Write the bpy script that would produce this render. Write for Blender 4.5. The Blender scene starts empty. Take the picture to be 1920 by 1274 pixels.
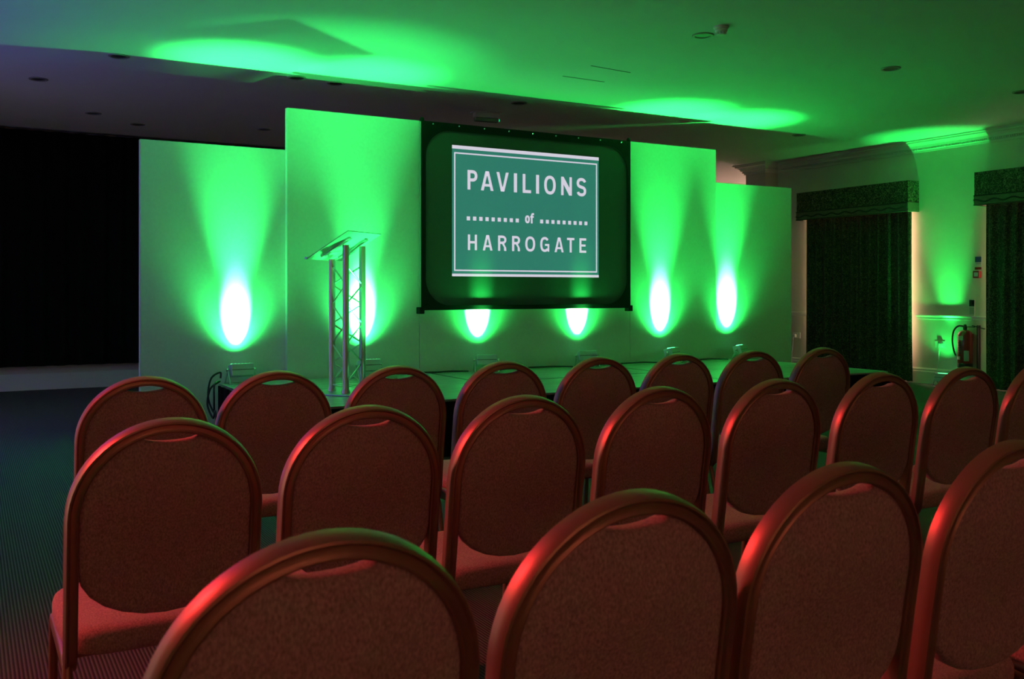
import bpy, bmesh, math, random
from mathutils import Vector, Matrix
random.seed(7)
PI = math.pi
scn = bpy.context.scene
COL = scn.collection

# ------------------------------------------------------------------ camera, world, exposure
FPX, TH, HORIZON, CAMZ = 1770.7, 0.5234, 545.8, 1.22
cam_d = bpy.data.cameras.new('camera')
cam_d.sensor_fit = 'HORIZONTAL'; cam_d.sensor_width = 36.0
cam_d.lens = FPX / 1920 * 36.0
cam_d.shift_y = (HORIZON - 637.0) / 1920.0
cam_d.clip_start = 0.05; cam_d.clip_end = 100
cam_d.dof.use_dof = True; cam_d.dof.focus_distance = 4.6; cam_d.dof.aperture_fstop = 8.0
cam = bpy.data.objects.new('camera', cam_d); COL.objects.link(cam)
cam.location = (0, 0, CAMZ); cam.rotation_euler = (PI / 2, 0, -TH)
scn.camera = cam

world = bpy.data.worlds.new('world'); scn.world = world; world.use_nodes = True
world.node_tree.nodes['Background'].inputs[0].default_value = (0.5, 0.55, 0.7, 1)
world.node_tree.nodes['Background'].inputs[1].default_value = 0.0

vs = scn.view_settings
vs.view_transform = 'Standard'; vs.look = 'None'; vs.gamma = 1.0; vs.use_curve_mapping = False
vs.exposure = 0.0
scn.display_settings.display_device = 'sRGB'
try:
    scn.cycles.max_bounces = 8; scn.cycles.diffuse_bounces = 4; scn.cycles.sample_clamp_indirect = 4.0
except Exception:
    pass

# light strengths (W) and colours used by the lamp builders below
GREEN = (0.022, 1.0, 0.12)
GREEN_L = (0.028, 1.0, 0.155)            # the fixtures nearer the aisle run a little cooler
GREEN_HOT = (0.06, 1.0, 0.13)
UP_CORE, UP_MAIN, UP_MID, UP_WIDE = 4800.0, 1200.0, 85.0, 34.0
RED_W = 330.0
RED = (1.0, 0.055, 0.065)
WARMRED = (1.0, 0.30, 0.22)
BLUE = (0.13, 0.09, 1.0)
WARM = (1.0, 0.74, 0.60)

# ------------------------------------------------------------------ pixel rays -> positions
def ray(px, py):
    t = (px - 960) / FPX; v = (HORIZON - py) / FPX
    return Vector((math.sin(TH) + t * math.cos(TH), math.cos(TH) - t * math.sin(TH), v))
def at_x(px, py, X):
    d = ray(px, py); k = X / d.x; return Vector((X, d.y * k, CAMZ + d.z * k))
def at_y(px, py, Y):
    d = ray(px, py); k = Y / d.y; return Vector((d.x * k, Y, CAMZ + d.z * k))
def at_z(px, py, Z):
    d = ray(px, py); k = (Z - CAMZ) / d.z; return Vector((d.x * k, d.y * k, Z))

# ------------------------------------------------------------------ materials
MATS = {}
def mat(name, col, rough=0.6, metal=0.0, spec=0.5, emit=None, estr=0.0, noise=None, bump=None, coat=0.0, alpha=None, trans=0.0, sheen=0.0):
    """noise=(scale, amount, detail, stretch_z) varies the colour; bump=(scale, strength, dist)"""
    if name in MATS: return MATS[name]
    m = bpy.data.materials.new(name); m.use_nodes = True
    nt = m.node_tree; b = nt.nodes['Principled BSDF']
    b.inputs['Base Color'].default_value = (*col, 1)
    b.inputs['Roughness'].default_value = rough
    b.inputs['Metallic'].default_value = metal
    b.inputs['Specular IOR Level'].default_value = spec
    if coat: b.inputs['Coat Weight'].default_value = coat; b.inputs['Coat Roughness'].default_value = 0.25
    if trans: b.inputs['Transmission Weight'].default_value = trans
    if sheen: b.inputs['Sheen Weight'].default_value = sheen
    if alpha is not None: b.inputs['Alpha'].default_value = alpha
    if emit:
        b.inputs['Emission Color'].default_value = (*emit, 1); b.inputs['Emission Strength'].default_value = estr
    tc = None
    def coords(stretch):
        nonlocal tc
        if tc is None: tc = nt.nodes.new('ShaderNodeTexCoord')
        mp = nt.nodes.new('ShaderNodeMapping'); mp.inputs['Scale'].default_value = stretch
        nt.links.new(tc.outputs['Object'], mp.inputs['Vector']); return mp.outputs['Vector']
    if noise:
        sc, am, det, st = noise
        n = nt.nodes.new('ShaderNodeTexNoise'); n.inputs['Scale'].default_value = sc; n.inputs['Detail'].default_value = det
        nt.links.new(coords(st), n.inputs['Vector'])
        r = nt.nodes.new('ShaderNodeValToRGB')
        r.color_ramp.elements[0].position = 0.32; r.color_ramp.elements[1].position = 0.68
        r.color_ramp.elements[0].color = (*[c * (1 - am) for c in col], 1)
        r.color_ramp.elements[1].color = (*[min(1, c * (1 + am)) for c in col], 1)
        nt.links.new(n.outputs['Fac'], r.inputs['Fac']); nt.links.new(r.outputs['Color'], b.inputs['Base Color'])
    if bump:
        sc, stg, dist = bump[:3]; st = bump[3] if len(bump) > 3 else (1, 1, 1)
        n = nt.nodes.new('ShaderNodeTexNoise'); n.inputs['Scale'].default_value = sc; n.inputs['Detail'].default_value = 3
        nt.links.new(coords(st), n.inputs['Vector'])
        bp = nt.nodes.new('ShaderNodeBump'); bp.inputs['Strength'].default_value = stg; bp.inputs['Distance'].default_value = dist
        nt.links.new(n.outputs['Fac'], bp.inputs['Height']); nt.links.new(bp.outputs['Normal'], b.inputs['Normal'])
    MATS[name] = m; return m

M_ceil = mat('ceiling_paint', (0.70, 0.70, 0.68), 0.85, spec=0.2, noise=(1.3, 0.02, 2, (1, 1, 1)))
M_wall = mat('wall_paint', (0.66, 0.62, 0.54), 0.75, spec=0.25, noise=(2.0, 0.03, 2, (1, 1, 1)))
M_trim = mat('trim_gloss', (0.74, 0.72, 0.67), 0.35)
M_flat = mat('flat_paint', (0.74, 0.74, 0.72), 0.6, spec=0.3, noise=(35, 0.03, 4, (1, 1, 1)), bump=(140, 0.25, 0.002))
M_black = mat('black_cloth', (0.006, 0.006, 0.006), 0.95, spec=0.1)
M_blackplastic = mat('black_plastic', (0.012, 0.012, 0.012), 0.45)
M_cable = mat('cable_rubber', (0.010, 0.010, 0.011), 0.5)
M_alu = mat('aluminium', (0.66, 0.66, 0.68), 0.34, metal=0.9)
M_alu_edge = mat('deck_edge_aluminium', (0.55, 0.55, 0.55), 0.35, metal=0.8)
M_deck = mat('deck_ply', (0.40, 0.385, 0.36), 0.32, spec=1.0, coat=0.4, noise=(9, 0.45, 5, (0.35, 4, 1)), bump=(40, 0.15, 0.002, (0.3, 4, 1)))
M_house = mat('lamp_housing', (0.62, 0.62, 0.66), 0.45, metal=0.3)
M_bracket = mat('lamp_bracket', (0.50, 0.50, 0.50), 0.4, metal=0.6)
M_fabric = mat('chair_fabric', (0.42, 0.300, 0.270), 0.95, spec=0.1, noise=(300, 0.36, 5, (1, 1, 0.55)), bump=(420, 0.4, 0.001), sheen=0.1)
M_frame = mat('chair_bronze', (0.40, 0.225, 0.150), 0.40, metal=0.72, noise=(6, 0.10, 2, (1, 1, 1)))
M_screen = mat('screen_grey', (0.075, 0.078, 0.08), 0.65, spec=0.3)
M_mask = mat('screen_mask', (0.006, 0.006, 0.006), 0.75, spec=0.2)
M_white_em = mat('projected_white', (0.1, 0.1, 0.1), 0.7, emit=(0.67, 0.61, 0.74), estr=0.95)
M_chrome = mat('chrome', (0.75, 0.75, 0.77), 0.2, metal=1.0)
M_extred = mat('extinguisher_red', (0.28, 0.012, 0.010), 0.3, coat=0.4)
M_whiteplastic = mat('white_plastic', (0.72, 0.72, 0.70), 0.4)
M_paper = mat('label_paper', (0.50, 0.50, 0.46), 0.6)
M_glass_day = mat('daylight_pane', (0.2, 0.2, 0.2), 0.3, emit=(1.0, 0.70, 0.53), estr=9.0)
M_reflector = mat('downlight_reflector', (0.10, 0.10, 0.095), 0.35, metal=0.4)
M_ring = mat('downlight_ring', (0.30, 0.30, 0.29), 0.4)
M_lens = mat('led_lens', (0.05, 0.3, 0.12), 0.2, emit=(0.1, 1.0, 0.35), estr=6.0)
M_acrylic = mat('lectern_acrylic', (0.55, 0.62, 0.58), 0.25, spec=0.5, alpha=0.72)
M_signdark = mat('sign_dark', (0.02, 0.03, 0.04), 0.5)
M_signblue = mat('sign_blue', (0.02, 0.06, 0.20), 0.5)
M_signwhite = mat('sign_white', (0.60, 0.60, 0.58), 0.5)

def carpet():
    m = bpy.data.materials.new('ribbed_carpet'); m.use_nodes = True; nt = m.node_tree; b = nt.nodes['Principled BSDF']
    tc = nt.nodes.new('ShaderNodeTexCoord')
    w = nt.nodes.new('ShaderNodeTexWave'); w.bands_direction = 'X'; w.inputs['Scale'].default_value = 26; w.inputs['Distortion'].default_value = 0.25
    w.inputs['Detail'].default_value = 1.0; w.inputs['Detail Scale'].default_value = 3
    nt.links.new(tc.outputs['Object'], w.inputs['Vector'])
    w2 = nt.nodes.new('ShaderNodeTexWave'); w2.bands_direction = 'Y'; w2.inputs['Scale'].default_value = 34; w2.inputs['Distortion'].default_value = 0.8
    nt.links.new(tc.outputs['Object'], w2.inputs['Vector'])
    mx = nt.nodes.new('ShaderNodeMath'); mx.operation = 'MULTIPLY_ADD'
    nt.links.new(w2.outputs['Fac'], mx.inputs[0]); mx.inputs[1].default_value = 0.35
    nt.links.new(w.outputs['Fac'], mx.inputs[2])
    r = nt.nodes.new('ShaderNodeValToRGB')
    r.color_ramp.elements[0].position = 0.1; r.color_ramp.elements[1].position = 1.2 if False else 1.0
    r.color_ramp.elements[0].color = (0.036, 0.035, 0.034, 1); r.color_ramp.elements[1].color = (0.145, 0.142, 0.138, 1)
    nt.links.new(mx.outputs[0], r.inputs['Fac']); nt.links.new(r.outputs['Color'], b.inputs['Base Color'])
    bp = nt.nodes.new('ShaderNodeBump'); bp.inputs['Strength'].default_value = 0.5; bp.inputs['Distance'].default_value = 0.004
    nt.links.new(mx.outputs[0], bp.inputs['Height']); nt.links.new(bp.outputs['Normal'], b.inputs['Normal'])
    b.inputs['Roughness'].default_value = 0.95; b.inputs['Specular IOR Level'].default_value = 0.1
    return m
M_carpet = carpet()

def damask(name, c0, c1, scale):
    m = bpy.data.materials.new(name); m.use_nodes = True; nt = m.node_tree; b = nt.nodes['Principled BSDF']
    tc = nt.nodes.new('ShaderNodeTexCoord')
    n = nt.nodes.new('ShaderNodeTexNoise'); n.inputs['Scale'].default_value = scale; n.inputs['Detail'].default_value = 2; n.inputs['Distortion'].default_value = 2.2
    nt.links.new(tc.outputs['Object'], n.inputs['Vector'])
    r = nt.nodes.new('ShaderNodeValToRGB'); r.color_ramp.elements[0].position = 0.50; r.color_ramp.elements[1].position = 0.58
    r.color_ramp.elements[0].color = (*c0, 1); r.color_ramp.elements[1].color = (*c1, 1)
    nt.links.new(n.outputs['Fac'], r.inputs['Fac']); nt.links.new(r.outputs['Color'], b.inputs['Base Color'])
    b.inputs['Roughness'].default_value = 0.8; b.inputs['Specular IOR Level'].default_value = 0.2
    return m
M_damask = damask('curtain_damask', (0.028, 0.024, 0.018), (0.21, 0.19, 0.12), 34)
M_curtain = damask('curtain_fabric', (0.030, 0.026, 0.020), (0.13, 0.118, 0.075), 38)
M_trimband = damask('pelmet_trim', (0.13, 0.12, 0.09), (0.19, 0.175, 0.13), 60)
M_braid = mat('pelmet_braid', (0.03, 0.025, 0.02), 0.9)
M_lining = mat('curtain_lining', (0.50, 0.45, 0.38), 0.9)

def teal():
    m = bpy.data.materials.new('projected_teal'); m.use_nodes = True; nt = m.node_tree; b = nt.nodes['Principled BSDF']
    b.inputs['Base Color'].default_value = (0.10, 0.10, 0.10, 1); b.inputs['Roughness'].default_value = 0.7
    b.inputs['Emission Color'].default_value = (0.026, 0.165, 0.138, 1)
    b.inputs['Emission Strength'].default_value = 0.92
    return m
M_teal = teal()

# ------------------------------------------------------------------ mesh helpers
def obj(name, bm, m, parent=None, smooth=None, loc=None):
    me = bpy.data.meshes.new(name)
    bmesh.ops.recalc_face_normals(bm, faces=bm.faces[:])
    bm.to_mesh(me); bm.free()
    for mm in (m if isinstance(m, (list, tuple)) else [m]): me.materials.append(mm)
    if smooth is not None:
        for p in me.polygons: p.use_smooth = True
        me.set_sharp_from_angle(angle=math.radians(smooth))
    o = bpy.data.objects.new(name, me); COL.objects.link(o)
    if parent is not None: o.parent = parent
    if loc is not None: o.location = loc
    return o
def tag(o, label, cat, group=None, kind=None):
    if label: o['label'] = label
    if cat: o['category'] = cat
    if group: o['group'] = group
    if kind: o['kind'] = kind
    return o
def thing(name, label, cat, loc=(0, 0, 0), rz=0.0, group=None):
    o = bpy.data.objects.new(name, None); COL.objects.link(o)
    o.empty_display_size = 0.1; o.location = loc; o.rotation_euler = (0, 0, rz)
    return tag(o, label, cat, group)
def struct(o):
    o['kind'] = 'structure'; return o
def nb(): return bmesh.new()
def box(bm, x0, x1, y0, y1, z0, z1, bev=0.0, mtx=None, mi=0):
    r = bmesh.ops.create_cube(bm, size=1.0)
    vs_ = r['verts']
    for v in vs_:
        v.co = Vector((x0 + (v.co.x + .5) * (x1 - x0), y0 + (v.co.y + .5) * (y1 - y0), z0 + (v.co.z + .5) * (z1 - z0)))
    fs = set(f for v in vs_ for f in v.link_faces)
    for f in fs: f.material_index = mi
    if bev > 0:
        es = set(e for v in vs_ for e in v.link_edges)
        rr = bmesh.ops.bevel(bm, geom=list(es), offset=bev, segments=2, affect='EDGES', profile=0.5)
        vs_ = list(set(vs_) & set(bm.verts)) + [v for v in rr['verts']]
        vs_ = list(set(v for v in vs_ if v.is_valid))
    if mtx is not None:
        bmesh.ops.transform(bm, matrix=mtx, verts=vs_)
    return bm
def tube(bm, pts, r, seg=8, cap=True, closed=False):
    pts = [Vector(p) for p in pts]; n = len(pts); rings = []
    rr = r if isinstance(r, (list, tuple)) else [r] * n
    up = Vector((0.0, 0.0, 1.0)); prev = None
    for i, p in enumerate(pts):
        if closed: t = (pts[(i + 1) % n] - pts[i - 1]).normalized()
        else: t = (pts[min(i + 1, n - 1)] - pts[max(i - 1, 0)]).normalized()
        if prev is None:
            a = up if abs(t.z) < 0.9 else Vector((1, 0, 0))
            nn = t.cross(a).normalized()
        else:
            nn = (prev - t * prev.dot(t)).normalized()
        prev = nn; b = t.cross(nn)
        rings.append([bm.verts.new(p + (nn * math.cos(2 * PI * k / seg) + b * math.sin(2 * PI * k / seg)) * rr[i]) for k in range(seg)])
    m_ = n if closed else n - 1
    for i in range(m_):
        A, B = rings[i], rings[(i + 1) % n]
        for k in range(seg): bm.faces.new((A[k], A[(k + 1) % seg], B[(k + 1) % seg], B[k]))
    if cap and not closed:
        bm.faces.new(rings[0][::-1]); bm.faces.new(rings[-1])
    return bm
def lathe(bm, prof, seg=24, center=(0, 0, 0)):
    c = Vector(center); rings = []
    for (r, z) in prof:
        rings.append([bm.verts.new(c + Vector((r * math.cos(2 * PI * k / seg), r * math.sin(2 * PI * k / seg), z))) for k in range(seg)])
    for A, B in zip(rings, rings[1:]):
        for k in range(seg): bm.faces.new((A[k], A[(k + 1) % seg], B[(k + 1) % seg], B[k]))
    bm.faces.new(rings[0][::-1]); bm.faces.new(rings[-1])
    return bm
def smooth_path(pts, sub=8):
    """Catmull-Rom"""
    P = [Vector(p) for p in pts]; out = []
    for i in range(len(P) - 1):
        p0 = P[max(i - 1, 0)]; p1 = P[i]; p2 = P[i + 1]; p3 = P[min(i + 2, len(P) - 1)]
        for s in range(sub):
            t = s / sub
            out.append(0.5 * ((2 * p1) + (p2 - p0) * t + (2 * p0 - 5 * p1 + 4 * p2 - p3) * t * t + (3 * p1 - p0 - 3 * p2 + p3) * t ** 3))
    out.append(P[-1]); return out
def moulding(bm, path, prof, z):
    """sweep a moulding profile [(out, up)] along a plan polyline; 'out' goes to the left of travel"""
    P = [Vector((x, y)) for x, y in path]; n = len(P); rings = []
    for i in range(n):
        def nrm(a, b):
            d = (b - a).normalized(); return Vector((-d.y, d.x))
        if i == 0: o = nrm(P[0], P[1])
        elif i == n - 1: o = nrm(P[-2], P[-1])
        else:
            a, b = nrm(P[i - 1], P[i]), nrm(P[i], P[i + 1]); s = a + b
            o = s / (s.dot(a)) if abs(s.dot(a)) > 1e-6 else a
        rings.append([bm.verts.new((P[i].x + o.x * u, P[i].y + o.y * u, z + w)) for u, w in prof])
    for A, B in zip(rings, rings[1:]):
        for k in range(len(prof) - 1): bm.faces.new((A[k], A[k + 1], B[k + 1], B[k]))
    bm.faces.new(rings[0]); bm.faces.new(rings[-1][::-1])
    return bm
def copy_tree(o, parent=None):
    c = o.copy(); COL.objects.link(c); c.parent = parent
    for ch in list(o.children): copy_tree(ch, c)
    return c

# ------------------------------------------------------------------ the room
D, STF, STZ = 8.37, 6.26, 0.42             # plane of the flats, stage front, stage height
CZ, WX, YB, XL, YR = 3.206, 10.96, 13.0, -1.9, -4.0
PY1, PY2, PQ = 10.70, 11.12, 0.26          # pier on the window wall
XA = 14.2                                  # far side of the recess beyond the pier

bm = nb(); box(bm, XL - .2, XA + .2, YR - .2, YB + .2, -0.1, 0.0); struct(obj('floor', bm, M_carpet))
bm = nb(); box(bm, XL - .2, XA + .2, YR - .2, YB + .2, CZ, CZ + 0.1); struct(obj('ceiling', bm, M_ceil))
bm = nb(); box(bm, XL, XA, YB, YB + .15, 0, CZ); struct(obj('wall_back', bm, M_wall))
bm = nb(); box(bm, XL, WX, YR - .15, YR, 0, CZ); struct(obj('wall_front', bm, M_wall))
# left wall with two doorways that let a little daylight in
DOORS = [(3.9, 4.7, 7.0), (9.55, 10.35, 7.0)]; DZ = 2.05
bm = nb(); edges = [YR - .15] + [v for d in DOORS for v in d[:2]] + [YB + .15]
for k in range(0, len(edges), 2): box(bm, XL - .15, XL, edges[k], edges[k + 1], 0, CZ)
for a, b, e in DOORS: box(bm, XL - .15, XL, a, b, DZ, CZ)
struct(obj('wall_left', bm, M_wall))
# window wall: openings behind the curtains
W1 = (8.30, 9.92); W2 = (5.55, 7.00); WZ = (0.35, 2.45)
bm = nb(); T = 0.22
ys = [YR - .15, W2[0], W2[1], W1[0], W1[1], PY2]
for a, b in ((0, 1), (2, 3), (4, 5)): box(bm, WX, WX + T, ys[a], ys[b], 0, CZ)
for w in (W1, W2):
    box(bm, WX, WX + T, w[0], w[1], 0, WZ[0]); box(bm, WX, WX + T, w[0], w[1], WZ[1], CZ)
struct(obj('wall_right', bm, M_wall))
bm = nb(); box(bm, WX - PQ, WX, PY1, PY2, 0, CZ); struct(obj('wall_pier', bm, M_wall))
# recess beyond the pier
W3 = (11.75, 12.75)
bm = nb(); box(bm, XA, XA + .15, PY2 - .2, W3[0], 0, CZ); box(bm, XA, XA + .15, W3[1], YB + .15, 0, CZ)
box(bm, XA, XA + .15, W3[0], W3[1], 0, 0.9); box(bm, XA, XA + .15, W3[0], W3[1], 2.6, CZ)
box(bm, WX + T, XA, PY2 - .2, PY2, 0, CZ)
struct(obj('wall_recess', bm, M_wall))

def window(name, x, y0, y1, z0, z1, pane):
    w = bpy.data.objects.new(name, None); COL.objects.link(w); w.location = (x, (y0 + y1) / 2, z0); w['kind'] = 'structure'
    hw, hh = (y1 - y0) / 2, z1 - z0
    bm = nb()
    for a in (-1, 1): box(bm, -.03, .03, a * hw - (.06 if a > 0 else 0), a * hw + (.06 if a < 0 else 0), 0, hh)
    box(bm, -.03, .03, -hw, hw, 0, .06); box(bm, -.03, .03, -hw, hw, hh - .06, hh); box(bm, -.025, .025, -.03, .03, 0, hh)
    obj('window_frame', bm, M_trim, w)
    for a in (-1, 1):
        bm = nb(); box(bm, .0, .008, min(a * .03, a * (hw - .06)), max(a * .03, a * (hw - .06)), .06, hh - .06); obj('pane', bm, pane, w)
    return w
M_day1 = mat('daylight_pane_curtained', (0.2, 0.2, 0.2), 0.3, emit=(1.0, 0.68, 0.50), estr=19.0)
M_day2 = mat('daylight_pane_recess', (0.2, 0.2, 0.2), 0.3, emit=(1.0, 0.62, 0.48), estr=15.0)
window('window_1', WX + .14, W1[0], W1[1], WZ[0], WZ[1], M_day1)
window('window_2', WX + .14, W2[0], W2[1], WZ[0], WZ[1], M_day1)
window('window_3', XA + .08, W3[0], W3[1], 0.9, 2.6, M_day2)
# doors in the left wall, standing open on daylight
for n_, (a, b, e) in enumerate(DOORS):
    d1 = bpy.data.objects.new('door_%d' % (n_ + 1), None); COL.objects.link(d1); d1['kind'] = 'structure'; d1.location = (XL, (a + b) / 2, 0)
    bm = nb(); hw = (b - a) / 2
    box(bm, -.16, .02, -hw, -hw + .04, 0, DZ); box(bm, -.16, .02, hw - .04, hw, 0, DZ); box(bm, -.16, .02, -hw, hw, DZ - .04, DZ); obj('door_frame', bm, M_trim, d1)
    bm = nb(); box(bm, -.78, -.05, 0, .045, 0.01, DZ - .05, mtx=Matrix.Translation((-.12, hw - .05, 0)) @ Matrix.Rotation(-0.15, 4, 'Z')); obj('door_leaf', bm, M_trim, d1)
    dl = bpy.data.lights.new('doorway_daylight', 'AREA'); dl.shape = 'RECTANGLE'; dl.size = 1.9; dl.size_y = 0.7; dl.color = (1.0, 0.88, 0.80); dl.energy = e
    dlo = bpy.data.objects.new('doorway_daylight', dl); COL.objects.link(dlo); dlo.location = (XL - .10, (a + b) / 2, 1.0); dlo.rotation_euler = (0, -PI / 2, 0)

# mouldings
corn_prof = [(0, -.150), (.018, -.150), (.022, -.128), (.040, -.122), (.040, -.098), (.058, -.094), (.066, -.070), (.092, -.046), (.118, -.036), (.122, -.020), (.150, -.014), (.150, 0), (0, 0)]
wall_path = [(WX, YR), (WX, PY1), (WX - PQ, PY1), (WX - PQ, PY2 - .0), (WX, PY2)]
bm = nb(); moulding(bm, wall_path, corn_prof, CZ); cor = struct(obj('trim_1', bm, M_trim)); tag(cor, 'white moulded cornice with dentils along the window wall', None)
bm = nb(); y = 4.6
while y < PY1 - .16:
    box(bm, WX - .052, WX - .036, y, y + .014, CZ - .121, CZ - .099); y += .028
dn = obj('dentil_row', bm, M_trim, cor); dn['kind'] = 'stuff'
dado_z = at_x(1770, 592.5, WX).z
dado_prof = [(0, -.055), (.010, -.055), (.014, -.040), (.010, -.030), (.012, -.020), (.030, -.012), (.034, 0), (.030, .006), (0, .006)]
for i, seg in enumerate(([(WX, YR), (WX, W2[0] - .1)], [(WX, W2[1] + .1), (WX, W1[0] - .1)], [(WX, W1[1] + .1), (WX, PY1), (WX - PQ, PY1), (WX - PQ, PY2)])):
    bm = nb(); moulding(bm, seg, dado_prof, dado_z); struct(obj('trim_%d' % (i + 2), bm, M_trim))
sk_prof = [(0, 0), (.022, 0), (.022, .155), (.016, .170), (.018, .185), (.008, .205), (0, .205)]
bm = nb(); moulding(bm, wall_path, sk_prof, 0.0); struct(obj('baseboard_right', bm, M_trim))
bm = nb(); box(bm, XL, XA, YB - .022, YB, 0, 0.20); struct(obj('baseboard_back', bm, M_trim))
bm = nb()
for k in range(0, len(edges), 2): box(bm, XL, XL + .02, max(YR, edges[k]), min(YB - .03, edges[k + 1]), 0, 0.20)
struct(obj('baseboard_left', bm, M_trim))

# black drape across the far end of the room
def pleated(name, p0, p1, z0, z1, amp, pitch, m, parent=None, thick=0.006, nz=3, flare=0.0, seedv=1, lining=None):
    rnd = random.Random(seedv)
    p0, p1 = Vector(p0), Vector(p1); L = (p1 - p0).length; d = (p1 - p0) / L; nrm = Vector((-d.y, d.x, 0))
    n = int(L / pitch * 10); bm = nb(); rows = []
    ph = [rnd.uniform(-.6, .6) for _ in range(int(L / pitch) + 3)]; am = [rnd.uniform(.55, 1.2) for _ in ph]
    for side in (0, 1):
        for j in range(nz + 1):
            f = j / nz; row = []
            for i in range(n + 1):
                s = i / n * L; k = int(s / pitch); fr = s / pitch - k
                a = am[k] * (1 - fr) + am[k + 1] * fr; pp = ph[k] * (1 - fr) + ph[k + 1] * fr
                off = amp * a * math.sin(2 * PI * s / pitch + pp + 0.25 * math.sin(3 * f + k)) * (0.75 + 0.35 * (1 - f)) + side * thick
                q = p0 + d * (s + (1 - f) * flare * (i / n - .5)) + nrm * off
                row.append(bm.verts.new((q.x, q.y, z0 + (z1 - z0) * f)))
            rows.append(row)
    h = nz + 1
    for side in (0, 1):
        for j in range(nz):
            A, B = rows[side * h + j], rows[side * h + j + 1]
            for i in range(n):
                fc = bm.faces.new((A[i], A[i + 1], B[i + 1], B[i])); fc.material_index = (1 - side) if lining else 0
    for A, B in ((rows[0], rows[h]), (rows[nz], rows[h + nz])):
        for i in range(n): bm.faces.new((A[i], A[i + 1], B[i + 1], B[i]))
    for i in (0, n):
        for j in range(nz): bm.faces.new((rows[j][i], rows[j + 1][i], rows[h + j + 1][i], rows[h + j][i]))
    return obj(name, bm, [m, lining] if lining else m, parent, smooth=70)
dr = pleated('stage_drape', (XL + .1, YB - .14, 0), (9.6, YB - .14, 0), 0.30, CZ - .03, 0.035, 0.22, M_black, nz=2, seedv=3)
tag(dr, 'black stage drape covering the wall behind the white flats', 'drape')

# ceiling details
def downlight(px, py, label, group=None, r=0.085):
    p = at_z(px, py, CZ)
    t = thing('downlight', label, 'ceiling light', p, 0, group)
    bm = nb(); seg = 28
    ro, ri = r, r * .74
    rings = []
    for (rad, z) in ((ro, 0.001), (ro, -.006), (ro * .93, -.010), (ri, -.008), (ri, 0.002)):
        rings.append([bm.verts.new((rad * math.cos(2 * PI * k / seg), rad * math.sin(2 * PI * k / seg), z)) for k in range(seg)])
    for A, B in zip(rings, rings[1:]):
        for k in range(seg): bm.faces.new((A[k], A[(k + 1) % seg], B[(k + 1) % seg], B[k]))
    obj('trim_ring', bm, M_ring, t, smooth=40)
    bm = nb(); lathe(bm, [(ri * .99, -.0035), (ri * .8, -.0030), (ri * .45, -.0018), (ri * .2, -.0015)], seg=20); obj('reflector', bm, M_reflector, t, smooth=40)
    return t
g_dark = 'downlights over the dark area behind the flats'
g_edge = 'downlights along the shadow edge above the flats'
g_green = 'downlights in the green lit ceiling'
for px, py in ((175, 212), (258, 233)):
    downlight(px, py, 'recessed round downlight in dark ceiling close to the black drape', g_dark)
downlight(72, 148, 'recessed round downlight in the grey daylight streak of the dark ceiling', g_dark)
downlight(495, 242, 'recessed round downlight in dark ceiling behind the lower flat beside the tall flat', g_dark)
for px, py in ((557, 145), (630, 156)):
    downlight(px, py, 'recessed round downlight in the pale hot patch above the lectern flat', g_edge)
downlight(223, 105, 'recessed round downlight half in green light, half in shadow, above the aisle end flat', g_edge)
downlight(973, 193, 'recessed round downlight in the ceiling just past the emergency light', g_edge)
downlight(1283, 227, 'recessed round downlight in the ceiling above the tall narrow flat', g_edge)
downlight(1498, 253, 'recessed round downlight on the shadow edge nearest the window wall pier', g_edge)
downlight(1318, 66, 'recessed round downlight right beside the smoke detector')
downlight(1670, 128, 'recessed round downlight alone in the green ceiling before the first curtain', g_green)
downlight(1915, 172, 'recessed round downlight in the ceiling next to the cornice by the extinguisher curtain', g_green)
p = at_z(1352, 50, CZ)
t = thing('smoke_detector', 'white smoke detector on the ceiling next to a downlight', 'smoke detector', p)
bm = nb(); lathe(bm, [(.055, 0), (.058, -.012), (.050, -.022), (.046, -.024)], 24); obj('base', bm, M_whiteplastic, t, smooth=40)
bm = nb(); lathe(bm, [(.046, -.022), (.048, -.034), (.040, -.044), (.028, -.046)], 24); obj('sensor_cover', bm, M_whiteplastic, t, smooth=40)
for k in range(10):
    bm = nb(); a = 2 * PI * k / 10; c, s = .034 * math.cos(a), .034 * math.sin(a); box(bm, c - .004, c + .004, s - .004, s + .004, -.060, -.044); obj('vent_rib', bm, M_whiteplastic, t)
bm = nb(); lathe(bm, [(.030, -.058), (.030, -.062), (.018, -.066)], 16); obj('cap', bm, M_whiteplastic, t, smooth=40)
# faint access hatch
a = at_z(1055, 142.5, CZ); b = at_z(1133, 153.5, CZ); c = at_z(1182, 136, CZ); d_ = at_z(1108, 123, CZ)
bm = nb()
for (u, v) in ((a, b), (c, d_)):
    dd = (v - u).normalized(); nn = Vector((-dd.y, dd.x, 0)) * .004
    q = [u - nn, v - nn, v + nn, u + nn]
    lo = [bm.verts.new((w.x, w.y, CZ - .003)) for w in q]; hi = [bm.verts.new((w.x, w.y, CZ + .001)) for w in q]
    bm.faces.new(lo); bm.faces.new(hi[::-1])
    for k in range(4): bm.faces.new((lo[k], lo[(k + 1) % 4], hi[(k + 1) % 4], hi[k]))
M_gap = mat('hatch_gap', (0.10, 0.10, 0.10), 0.8)
h_ = struct(obj('trim_8', bm, M_gap)); tag(h_, 'faint straight seams of a hatch in the ceiling', None)
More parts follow.
